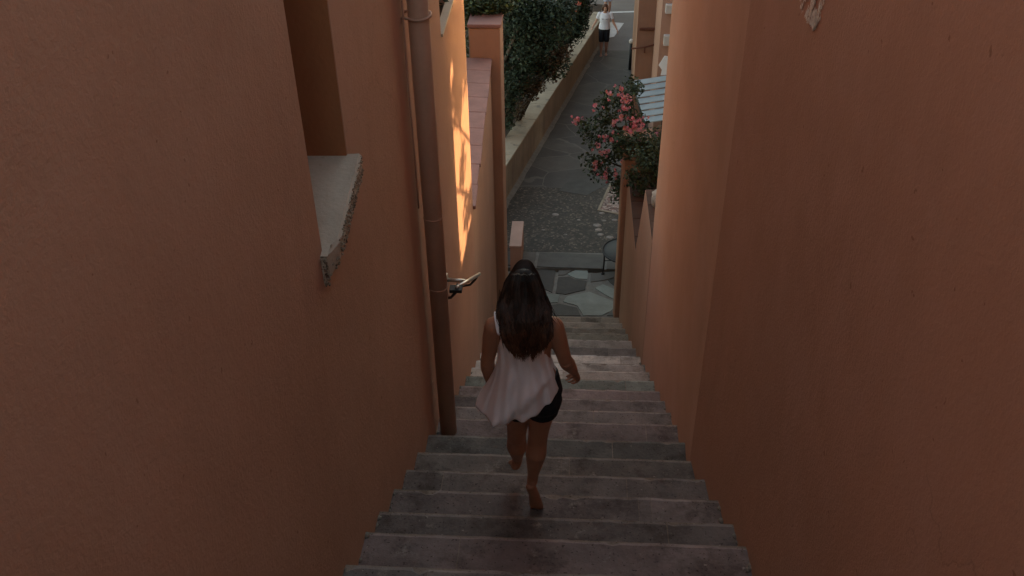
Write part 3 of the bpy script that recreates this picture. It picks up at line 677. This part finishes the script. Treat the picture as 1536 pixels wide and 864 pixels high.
def finish(b, name, m, parent, vox, sm=6, **kw):
    o = b.build(name, m, None, **kw)
    r = o.modifiers.new('r', 'REMESH'); r.mode = 'VOXEL'; r.voxel_size = vox; r.use_smooth_shade = True
    s = o.modifiers.new('s', 'SMOOTH'); s.iterations = sm; s.factor = .5
    bake(o)
    if parent is not None: o.parent = parent; o.matrix_parent_inverse = Matrix.Translation(parent.location).inverted()
    return o

# ---- the woman on the stairs
wm = thing('person', (-.14, 3.4, -3.82), 'barefoot woman with long dark hair in a white tank top walking down the stairs', 'person')
J = dict(toe=onY(806, 772, 3.46), ball=onY(804, 762, 3.45), heel=onY(795, 735, 3.375), ank=onY(799, 718, 3.42), kneeT=onY(807, 655, 3.41), hipT=onY(815, 588, 3.35),
         hipL=onY(780, 588, 3.35), kneeL=onY(775, 652, 3.52), ankL=onY(776, 690, 3.70), pel=onY(797, 578, 3.33), waist=onY(790, 545, 3.33), chest=onY(786, 505, 3.32), ub=onY(785, 482, 3.33),
         neck=onY(786, 466, 3.37), hc=onY(787, 440, 3.40), shL=onY(741, 490, 3.32), elL=onY(731, 543, 3.37), wrL=onY(735, 573, 3.47), shR=onY(831, 490, 3.33), elR=onY(848, 541, 3.36), wrR=onY(861, 557, 3.47))
b = MB(); u = (1, 0, 0)
b.tube([J['pel']+Vector((0, 0, -.10)), J['pel']+Vector((0, 0, -.03)), J['pel'].lerp(J['waist'], .55), J['waist'], J['chest'], J['ub'], J['ub']+Vector((0, .01, .045))],
       [(.115, .085), (.142, .102), (.130, .096), (.112, .082), (.128, .095), (.140, .085), (.085, .055)], u=u, seg=28)
b.ball(J['pel']+Vector((.065, -.035, -.05)), (.085, .08, .085)); b.ball(J['pel']+Vector((-.065, -.035, -.05)), (.085, .08, .085))
b.tube([J['ub'], J['neck'], J['hc']+Vector((0, -.01, -.05))], [.060, .050, .050], seg=16)
head(b, J['hc'], (.03, 1, -.32), (0, .3, 1), .93)
for h, k_, a_ in (('hipT', 'kneeT', 'ank'), ('hipL', 'kneeL', 'ankL')):
    P0, P1, P2 = J[h], J[k_], J[a_]
    b.tube([P0, P0.lerp(P1, .35), P0.lerp(P1, .75), P1], [.080, .073, .056, .050], seg=20)
    back = Vector((0, -.018, 0))
    b.tube([P1, P1.lerp(P2, .12), P1.lerp(P2, .34)+back, P1.lerp(P2, .62)+back*.5, P1.lerp(P2, .88), P2], [.051, .050, .055, .042, .030, .030], seg=20)
FOOTSIDE[0] = -1
foot(b, J['heel'], J['ball'], J['toe']+Vector((0, .03, 0)), (J['ank']-J['heel']+Vector((0, .06, .02))).normalized(), .95)
b.tube([J['ank'], J['heel'].lerp(J['ank'], .4)+Vector((.003, .015, 0))], [.030, .028], seg=14)
hL = J['ankL']+Vector((-.008, -.028, -.052)); bL = hL+Vector((-.012, .125, -.085)); tL = bL+Vector((-.004, .052, -.035)); FOOTSIDE[0] = 1
foot(b, hL, bL, tL, (-.05, .45, .9), .95); b.tube([J['ankL'], hL+Vector((0, .02, .02))], [.030, .028], seg=14)
for s_, (sh, el, wr) in ((-1, ('shL', 'elL', 'wrL')), (1, ('shR', 'elR', 'wrR'))):
    A_, B_, C_ = J[sh], J[el], J[wr]
    b.ball(A_, (.046, .046, .048)); b.tube([J['ub']+Vector((s_*.07, 0, .0)), A_], [.05, .044], seg=14)
    b.tube([A_, A_.lerp(B_, .3), A_.lerp(B_, .8), B_], [.046, .044, .035, .034], seg=16)
    b.tube([B_, B_.lerp(C_, .25), B_.lerp(C_, .7), C_], [.034, .037, .028, .021], seg=16)
dL = (onY(731, 594, 3.53)-J['wrL']); finger_set(b, J['wrL'], dL, (.25, 1, .2), (1, 0, 0), .155, .35)
dR = (onY(872, 568, 3.56)-J['wrR']); finger_set(b, J['wrR'], dR, (-.35, .8, .3), (-.6, 0, -.8), .155, .95)
finish(b, 'body', skin, wm, .0042, 7)
# shorts
b = MB()
b.tube([J['pel']+Vector((0, 0, -.10)), J['pel']+Vector((0, 0, -.03)), J['pel'].lerp(J['waist'], .55)], [(.128, .098), (.153, .115), (.142, .106)], u=u, seg=28)
b.ball(J['pel']+Vector((.060, -.038, -.05)), (.092, .09, .095)); b.ball(J['pel']+Vector((-.060, -.038, -.05)), (.092, .09, .095))
for h, k_, e_ in (('hipT', 'kneeT', .38), ('hipL', 'kneeL', .34)):
    P0, P1 = J[h], J[k_]; b.tube([P0, P0.lerp(P1, .2), P0.lerp(P1, e_)], [.090, .090, .086], seg=24)
finish(b, 'shorts', navy, wm, .005, 4)
# tank top
hemB = [(713, 611), (719, 618), (728, 625), (740, 631), (755, 636), (771, 634), (787, 630), (802, 624), (816, 613), (827, 601), (835, 589), (839, 577)]
def samp(pts, s):
    s = max(0, min(.99999, s))*(len(pts)-1); i = int(s); t = s-i
    return (pts[i][0]*(1-t)+pts[i+1][0]*t, pts[i][1]*(1-t)+pts[i+1][1]*t)
levels = [  # (left px, right px, sag at the middle, centre y, depth)
    ((746, 492), (825, 494), 10, 3.325, .112), ((747, 508), (823, 510), 6, 3.325, .118), ((747, 528), (823, 526), 5, 3.328, .116), ((745, 548), (827, 546), 6, 3.330, .120), ((737, 574), (833, 562), 14, 3.325, .150)]
NS, NV = 96, 44
def lev(k, s):
    if k == 5: x, y = samp(hemB, s); yc, ry = 3.325, .175; sy = math.sin(PI*s)**.75; return x, y, yc, ry*sy
    l, r, sag, yc, ry = levels[k]; x = l[0]+(r[0]-l[0])*(.5-.5*math.cos(PI*s))*1.0; y = l[1]+(r[1]-l[1])*s+sag*math.sin(PI*s); return x, y, yc, ry*math.sin(PI*s)
def cr(p0, p1, p2, p3, t): return tuple(.5*((2*b_)+(-a_+c_)*t+(2*a_-5*b_+4*c_-d_)*t*t+(-a_+3*b_-3*c_+d_)*t**3) for a_, b_, c_, d_ in zip(p0, p1, p2, p3))
rows = []
for v in range(NV+1):
    T = v/NV*5; i = min(4, int(T)); t = T-i; row = []
    for q in range(NS):
        back = q <= NS//2; s = q/(NS/2) if back else 2-q/(NS/2)
        ks = [max(0, min(5, i+o_)) for o_ in (-1, 0, 1, 2)]
        x, y, yc, ry = cr(*[lev(k, s) for k in ks], t)
        V = v/NV; fold = 0
        ph = s*PI*2
        fold += .014*V**1.4*math.sin(ph*3.3+V*5.0+.6)+.012*V*math.sin(ph*7.3-V*8+1)+.006*math.sin(ph*2.1+V*8)*min(1, V*3)
        dline = (s-.93)+(V-.68)*2.2                     # long drag line from the right hip down to the left
        fold += -.050*math.exp(-(dline/.10)**2)*max(0, V-.55)*2*(s > .25)
        dl2 = (s-.12)-(V-.25)*.35; fold += -.010*math.exp(-(dl2/.05)**2)*min(1, V*2)
        env = math.sin(PI*min(1, max(0, s)))**.5
        P = onY(x, y, yc-ry)
        if not back:
            z = P.z; xx = P.x; P = Vector((xx, yc+ry*.95, z+.02*V)); P.y += fold*env
        else: P.y += fold*env
        row.append(P)
    rows.append(row)
b = MB(); vs = [p for r_ in rows for p in r_]
b.add(vs, [(v*NS+q, v*NS+(q+1) % NS, (v+1)*NS+(q+1) % NS, (v+1)*NS+q) for v in range(NV) for q in range(NS)], (1, 1, 1), True)
o = b.build('tank_top', shirt, wm); sm = o.modifiers.new('s', 'SMOOTH'); sm.iterations = 2; so = o.modifiers.new('t', 'SOLIDIFY'); so.thickness = .0025
bake(o)
for L0, side in (((743, 472), -1), ((826, 474), 1)):
    b = MB(); vs = []; base = (749, 500) if side < 0 else (822, 502)
    path = [onY(base[0], base[1]+4, 3.225), onY((base[0]+L0[0])/2, 486, 3.25), onY(L0[0]+2*-side*0, 474, 3.30), onY(L0[0]-side*1, 467, 3.345), onY(L0[0]-side*2, 467, 3.39)+Vector((0, .01, -.02)), Vector((onY(L0[0], 480, 3.4).x-side*.01, 3.44, onY(L0[0], 480, 3.33).z-.05))]
    wd = [.012, .009, .008, .008, .009, .014]
    for p, w_ in zip(path, wd): vs += [p+Vector((-w_, 0, 0)), p+Vector((w_, 0, 0))]
    b.add(vs, [(2*i, 2*i+1, 2*i+3, 2*i+2) for i in range(len(path)-1)], smooth=True); o = b.build('strap', shirt, wm)
    sb = o.modifiers.new('s', 'SUBSURF'); sb.levels = 2; sb.render_levels = 2; so = o.modifiers.new('t', 'SOLIDIFY'); so.thickness = .004; so.offset = 1; bake(o)
# hair
hl = [(402.5, 785, 787, 3.40, .012), (405, 774, 797, 3.395, .055), (411, 767, 803, 3.39, .085), (420, 761, 809, 3.385, .10), (436, 755, 815, 3.375, .108), (452, 751, 820, 3.355, .105), (468, 749, 824, 3.315, .095), (484, 750, 826, 3.275, .085), (500, 754, 824, 3.235, .060), (512, 763, 814, 3.218, .036), (526, 776, 802, 3.205, .014)]
hl2 = hl[:9]+[(512, 756, 822, 3.215, .040), (524, 760, 818, 3.200, .030), (534, 765, 814, 3.195, .022), (545, 770, 808, 3.19, .015)]
def hs(py, s, hl=hl):
    k = 0
    while k < len(hl)-2 and hl[k+1][0] < py: k += 1
    a_, c_ = hl[k], hl[k+1]; t = (py-a_[0])/(c_[0]-a_[0]); q = [a_[i]*(1-t)+c_[i]*t for i in range(5)]
    x = q[1]+(q[2]-q[1])*(.5-.5*math.cos(PI*s)); return x, q[3], q[4]*math.sin(PI*s)
b = MB(); NSH = 48; vs = []
pys = list(np.concatenate([np.linspace(402.5, 412, 6), np.linspace(416, 518, 26)]))
for py in pys:
    for q in range(NSH):
        back = q <= NSH//2; s = q/(NSH/2) if back else 2-q/(NSH/2)
        x, yc, ry = hs(py, s); bump = 3.0*noise.noise(Vector((s*7, py*.012, 1)))*(py > 415)
        P = onY(x+bump*.5, py, yc-ry*.96)
        if not back: P = Vector((P.x, yc+ry*(.55 if py < 440 else .0), P.z))
        else: P.y += .008*noise.noise(Vector((s*11, py*.01, 9)))*(py > 412)
        vs.append(P)
m_ = len(pys)
b.add(vs, [(i*NSH+q, i*NSH+(q+1) % NSH, (i+1)*NSH+(q+1) % NSH, (i+1)*NSH+q) for i in range(m_-1) for q in range(NSH)]+[tuple(range(NSH-1, -1, -1)), tuple((m_-1)*NSH+q for q in range(NSH))], (1, 1, 1), True)
LOCKS = [(c_, random.choice([-11, -4, 0, 3, 6])+random.gauss(529, 3)-58*abs(c_-.52)**1.6, random.gauss(0, .06), random.uniform(0, 6), random.uniform(.3, 1)) for c_ in np.linspace(.02, .98, 40)]
for k in range(4200):
    s0 = random.uniform(-.03, 1.03); lk = min(LOCKS, key=lambda q: abs(q[0]-s0)); start = 402.7 if random.random() < .4 else 403+90*random.random()**1.6; end = lk[1]+random.gauss(0, 4)-8*random.random()**3
    if end < start+25: end = start+30
    end = min(end, 543); amp = random.uniform(.0, .010); ph = lk[3]+random.uniform(-.6, .6); fr_ = random.uniform(.04, .06); lift0 = random.uniform(-.002, .006)+.012*lk[4]; col = random.uniform(.5, 1.7)*(.5+1.1*lk[4])
    drift = random.gauss(0, .02); pts = []; n_ = 13
    for i in range(n_):
        t = i/(n_-1); py = start+(end-start)*t; g_ = .92*min(1, max(0, (py-450)/75)**1.2); s = s0*(1-g_)+(lk[0]+lk[2])*g_+drift*t*t+(amp+.030*t)*math.sin(ph+py*fr_*2.4)*min(1, t*1.5)
        cl_ = max(.01, min(.99, s)); x, yc, ry = hs(py, cl_, hl2); x += (s-cl_)*60+(2.6*lk[4]*math.sin(py*.13+lk[3])+1.2*math.sin(py*.23+ph*3))*min(1, t*1.3)
        lift = lift0*min(1, t*3); P = onY(x, py, yc-ry-lift-.002-.008*lk[4]*t*math.sin(lk[3]*2+py*.09)); pts.append(P)
    w_ = random.uniform(.0012, .0030); vs = []; 
    for i, P in enumerate(pts):
        t = i/(n_-1); ww = w_*(1-.8*t**2.5); tw = math.sin(ph+t*3)*.5
        vs += [P+Vector((-ww, ww*tw, 0)), P+Vector((ww, -ww*tw, 0))]
    for i in range(n_-1):
        t = i/(n_-1); py = start+(end-start)*t; rd = max(0, (py-465)/60)+.5*abs(s0-.5)-(.32 if py < 418 else 0)
        b.add(vs[2*i:2*i+4], [(0, 1, 3, 2)], (col*(1+2.0*rd), col*(1+1.1*rd), col*(1+.6*rd)), True)
for k in range(26):   # wisps blown off the right shoulder and at the left
    rgt = k < 18
    p0 = (820+random.uniform(-4, 3), 455+random.uniform(-10, 14)) if rgt else (752+random.uniform(-3, 3), 445+random.uniform(-10, 20))
    p2 = (838+random.uniform(-6, 12), 484+random.uniform(-6, 12)) if rgt else (747+random.uniform(-3, 2), 482+random.uniform(-8, 14)); vs = []
    for i in range(9):
        t = i/8; x = p0[0]*(1-t)+p2[0]*t; y = p0[1]*(1-t)**1.4+p2[1]*(1-(1-t)**1.4)+(4*math.sin(t*3+k) if rgt else 1*math.sin(t*4+k)); P = onY(x, y, 3.31-.03*t); w_ = .0013*(1-.8*t); vs += [P+Vector((-w_, 0, w_*.5)), P+Vector((w_, 0, -w_*.5))]
    b.add(vs, [(2*i, 2*i+1, 2*i+3, 2*i+2) for i in range(8)], (1.7, 1.2, 1.0), True)
b.build('hair', hairm, wm)
eyes(J['hc'], (.03, 1, -.32), (0, .3, 1), wm, .93)

# ---- generic small walker for the far pedestrians
def walker(base, face, label, hairmat, topm, toptint, botm, h=1.64, stride=.16, spread=.24, shortlen=.52, look=-.35, hide_top=False, bag=None):
    base = Vector(base); fwd = Vector(face).normalized(); side = fwd.cross(Vector((0, 0, 1))).normalized(); k = h/1.64
    o = thing('person', base, label, 'person')
    W = lambda x, y, z: base+side*x*k+fwd*y*k+Vector((0, 0, z*k))
    b = MB()
    pel, wa, ch, ub, nk, hc = W(0, 0, .90), W(0, .01, 1.06), W(0, .02, 1.22), W(0, .01, 1.34), W(0, .03, 1.42), W(0, .06, 1.53)
    b.tube([W(0, 0, .80), pel, wa, ch, ub, W(0, .02, 1.385)], [(.13*k, .09*k), (.165*k, .115*k), (.135*k, .10*k), (.155*k, .115*k), (.15*k, .09*k), (.08*k, .06*k)], u=side, seg=24)
    b.tube([ub, nk, hc], [.06*k, .05*k, .05*k], seg=14); head(b, hc, fwd+Vector((0, 0, look)), fwd*(-look)+Vector((0, 0, 1)), .95*k)
    legs = []
    for s in (-1, 1):
        hip = W(s*.085, 0, .86); kn = W(s*.085, .05+s*stride*.4, .47); an = W(s*.08, s*stride, .08); legs.append((hip, kn, an))
        b.tube([hip, hip.lerp(kn, .4), kn], [.088*k, .076*k, .055*k], seg=16); b.tube([kn, kn.lerp(an, .3)-fwd*.015, an], [.054*k, .056*k, .032*k], seg=16)
        FOOTSIDE[0] = s; he = an-fwd*.035-Vector((0, 0, .075*k)); ba = he+fwd*.17*k; to = ba+fwd*.06*k; foot(b, he, ba, to, (0, 0, 1), .95*k); b.tube([an, he+Vector((0, 0, .02))+fwd*.02], [.032, .03], seg=12)
    arms = []
    for s in (-1, 1):
        sh = W(s*.175, .0, 1.33); el = W(s*(.20+spread*.35), -.03-s*.04, 1.08); wr = W(s*(.20+spread), .06-s*.06, .87); arms.append((sh, el, wr))
        b.ball(sh, .05*k); b.tube([sh, el], [.047*k, .037*k], seg=14); b.tube([el, el.lerp(wr, .3), wr], [.037*k, .038*k, .022*k], seg=14)
        finger_set(b, wr, wr-el+Vector((0, 0, -.06)), fwd, -side*s, .165*k, .4, .0095)
    finish(b, 'body', skin2, o, .007, 4)
    b = MB(); b.tube([W(0, 0, .86), W(0, 0, .93), wa, ch, ub, W(0, .02, 1.385)], [(.182*k, .135*k), (.182*k, .132*k), (.158*k, .12*k), (.172*k, .132*k), (.166*k, .105*k), (.095*k, .075*k)], u=side, seg=24, col=toptint)
    for (sh, el, wr) in arms: b.ball(sh, .062*k, col=toptint); b.tube([sh, sh.lerp(el, .62)], [.062*k, .058*k], seg=14, col=toptint)
    tp = finish(b, 'tshirt', topm, o, .008, 3)
    b = MB(); b.tube([W(0, 0, .78), W(0, 0, .86), W(0, .0, .98)], [(.15*k, .11*k), (.178*k, .13*k), (.155*k, .12*k)], u=side, seg=24)
    for hip, kn, an in legs: b.tube([hip, hip.lerp(kn, .8)+Vector((0, 0, 0)), hip.lerp(kn, 1.05) if shortlen > .5 else hip.lerp(kn, .6)], [.10*k, .088*k, .080*k], seg=18)
    finish(b, 'shorts', botm, o, .008, 3)
    for hip, kn, an in legs:
        b = MB(); he = an-fwd*.04-Vector((0, 0, .078*k)); b.tube([he, he+fwd*.1, he+fwd*.235], [(.036, .012), (.040, .012), (.043, .012)], u=side, seg=14)
        b.tube([he+fwd*.14+side*.045+Vector((0, 0, .01)), he+fwd*.14+Vector((0, 0, .06)), he+fwd*.14-side*.045+Vector((0, 0, .01))], .010, seg=8); b.build('sandal', shoe, o)
    b = MB(); up_ = (fwd*(-look)+Vector((0, 0, 1))).normalized(); f2 = (fwd+Vector((0, 0, look))).normalized(); M3 = Matrix((side, f2, up_)).transposed()
    b.ball(hc+up_*.035*k-f2*.028*k, (.090*k, .095*k, .095*k), 18, M=M3)
    b.tube([hc-f2*.035*k+up_*.03, hc-f2*.05*k-up_*.06*k, hc-f2*.055*k-up_*.14*k], [(.092*k, .07*k), (.095*k, .062*k), (.075*k, .04*k)], u=side, seg=18)
    for s in (-1, 1): b.tube([hc+side*s*.065*k+f2*.045*k+up_*.075*k, hc+side*s*.080*k+f2*.035*k+up_*.0*k, hc+side*s*.078*k+f2*.03*k-up_*.10*k], [.026*k, .024*k, .016*k], seg=10)
    finish(b, 'hair', hairmat, o, .008, 2)
    eyes(hc, fwd+Vector((0, 0, look)), fwd*(-look)+Vector((0, 0, 1)), o, .95*k)
    return o, W, arms
p = onG(905, 82, .03); camd = (Vector((0, 0, p.z))-p).normalized()
o1, W1_, arms1 = walker(p, camd, 'woman in a white printed T-shirt and dark knee shorts walking up the path', hair2, tee, (1, 1, 1.02), navy, 1.66, .05, .20)
b = MB()
for i, (xx, ww) in enumerate(((-.075, .012), (-.045, .010), (-.015, .016), (.02, .012), (.05, .014), (.08, .008))):
    q = W1_(xx, .141, 1.185); sd = (W1_(1, 0, 0)-W1_(0, 0, 0)).normalized(); fw = (W1_(0, 1, 0)-W1_(0, 0, 0)).normalized()
    b.obox(q, sd*ww*1.4, fw*.004, (0, 0, .03+.012*(i % 2)))
b.build('shirt_print', mat('print_ink', (.18, .15, .2), .8), o1)
ph = MB(); q = arms1[1][2] if True else 0
p2 = onG(911, 23, .03)
o2, W2_, arms2 = walker(p2, Vector((-.05, 1, 0)), 'second walker in white and navy top with bare legs crossing the road behind', hair2, tee2, (1, 1, 1), tee2, 1.64, .12, .12, .3, 0.0)
for obj in o2.children:
    if obj.name.startswith('tshirt'):
        pass
b = MB(); q = W2_(-.28, .0, .93); b.obox(q, (.22, 0, 0), (0, .12, 0), (0, 0, .30)); bevel(b.build('bag_body', bagm), .04, 3)
bg = bpy.data.objects['bag_body']; bg.name = 'bag'; tag(bg, 'dark red bag hanging beside the second walker', 'bag')
b = MB(); b.tube([q+Vector((.03, .06, .28)), q+Vector((.10, .06, .46)), q+Vector((.19, .06, .28))], .012, seg=8); hb = b.build('strap', bagm); hb.parent = bg

# ================================================================= LIGHT
sv = Vector((1, .62, .27)); sv.normalize()
el = math.asin(sv.z); az = math.atan2(sv.x, sv.y)
ld = bpy.data.lights.new('sun', 'SUN'); ld.energy = 2.5; ld.angle = math.radians(.5); ld.color = (1, .70, .44)
lo = bpy.data.objects.new('sun', ld); C.objects.link(lo); lo.rotation_euler = (-sv).to_track_quat('-Z', 'Y').to_euler(); lo.location = (20, 12, 8)
wld = bpy.data.worlds.new('World'); sc.world = wld; wld.use_nodes = True; nt = wld.node_tree
bgn = nt.nodes['Background']; sky = nt.nodes.new('ShaderNodeTexSky'); sky.sky_type = 'NISHITA'; sky.sun_disc = False
sky.sun_elevation = el; sky.sun_rotation = az; sky.dust_density = 1.3; sky.ozone_density = .3
nt.links.new(sky.outputs[0], bgn.inputs[0]); bgn.inputs[1].default_value = .15
sc.view_settings.view_transform = 'Standard'; sc.view_settings.look = 'None'; sc.view_settings.gamma = 1; sc.view_settings.use_curve_mapping = False
sc.view_settings.exposure = 2.0
sc.view_settings.use_white_balance = True; sc.view_settings.white_balance_temperature = 8400; sc.view_settings.white_balance_tint = 10
sc.cycles.max_bounces = 6; sc.cycles.diffuse_bounces = 5; sc.cycles.glossy_bounces = 2; sc.cycles.transmission_bounces = 2
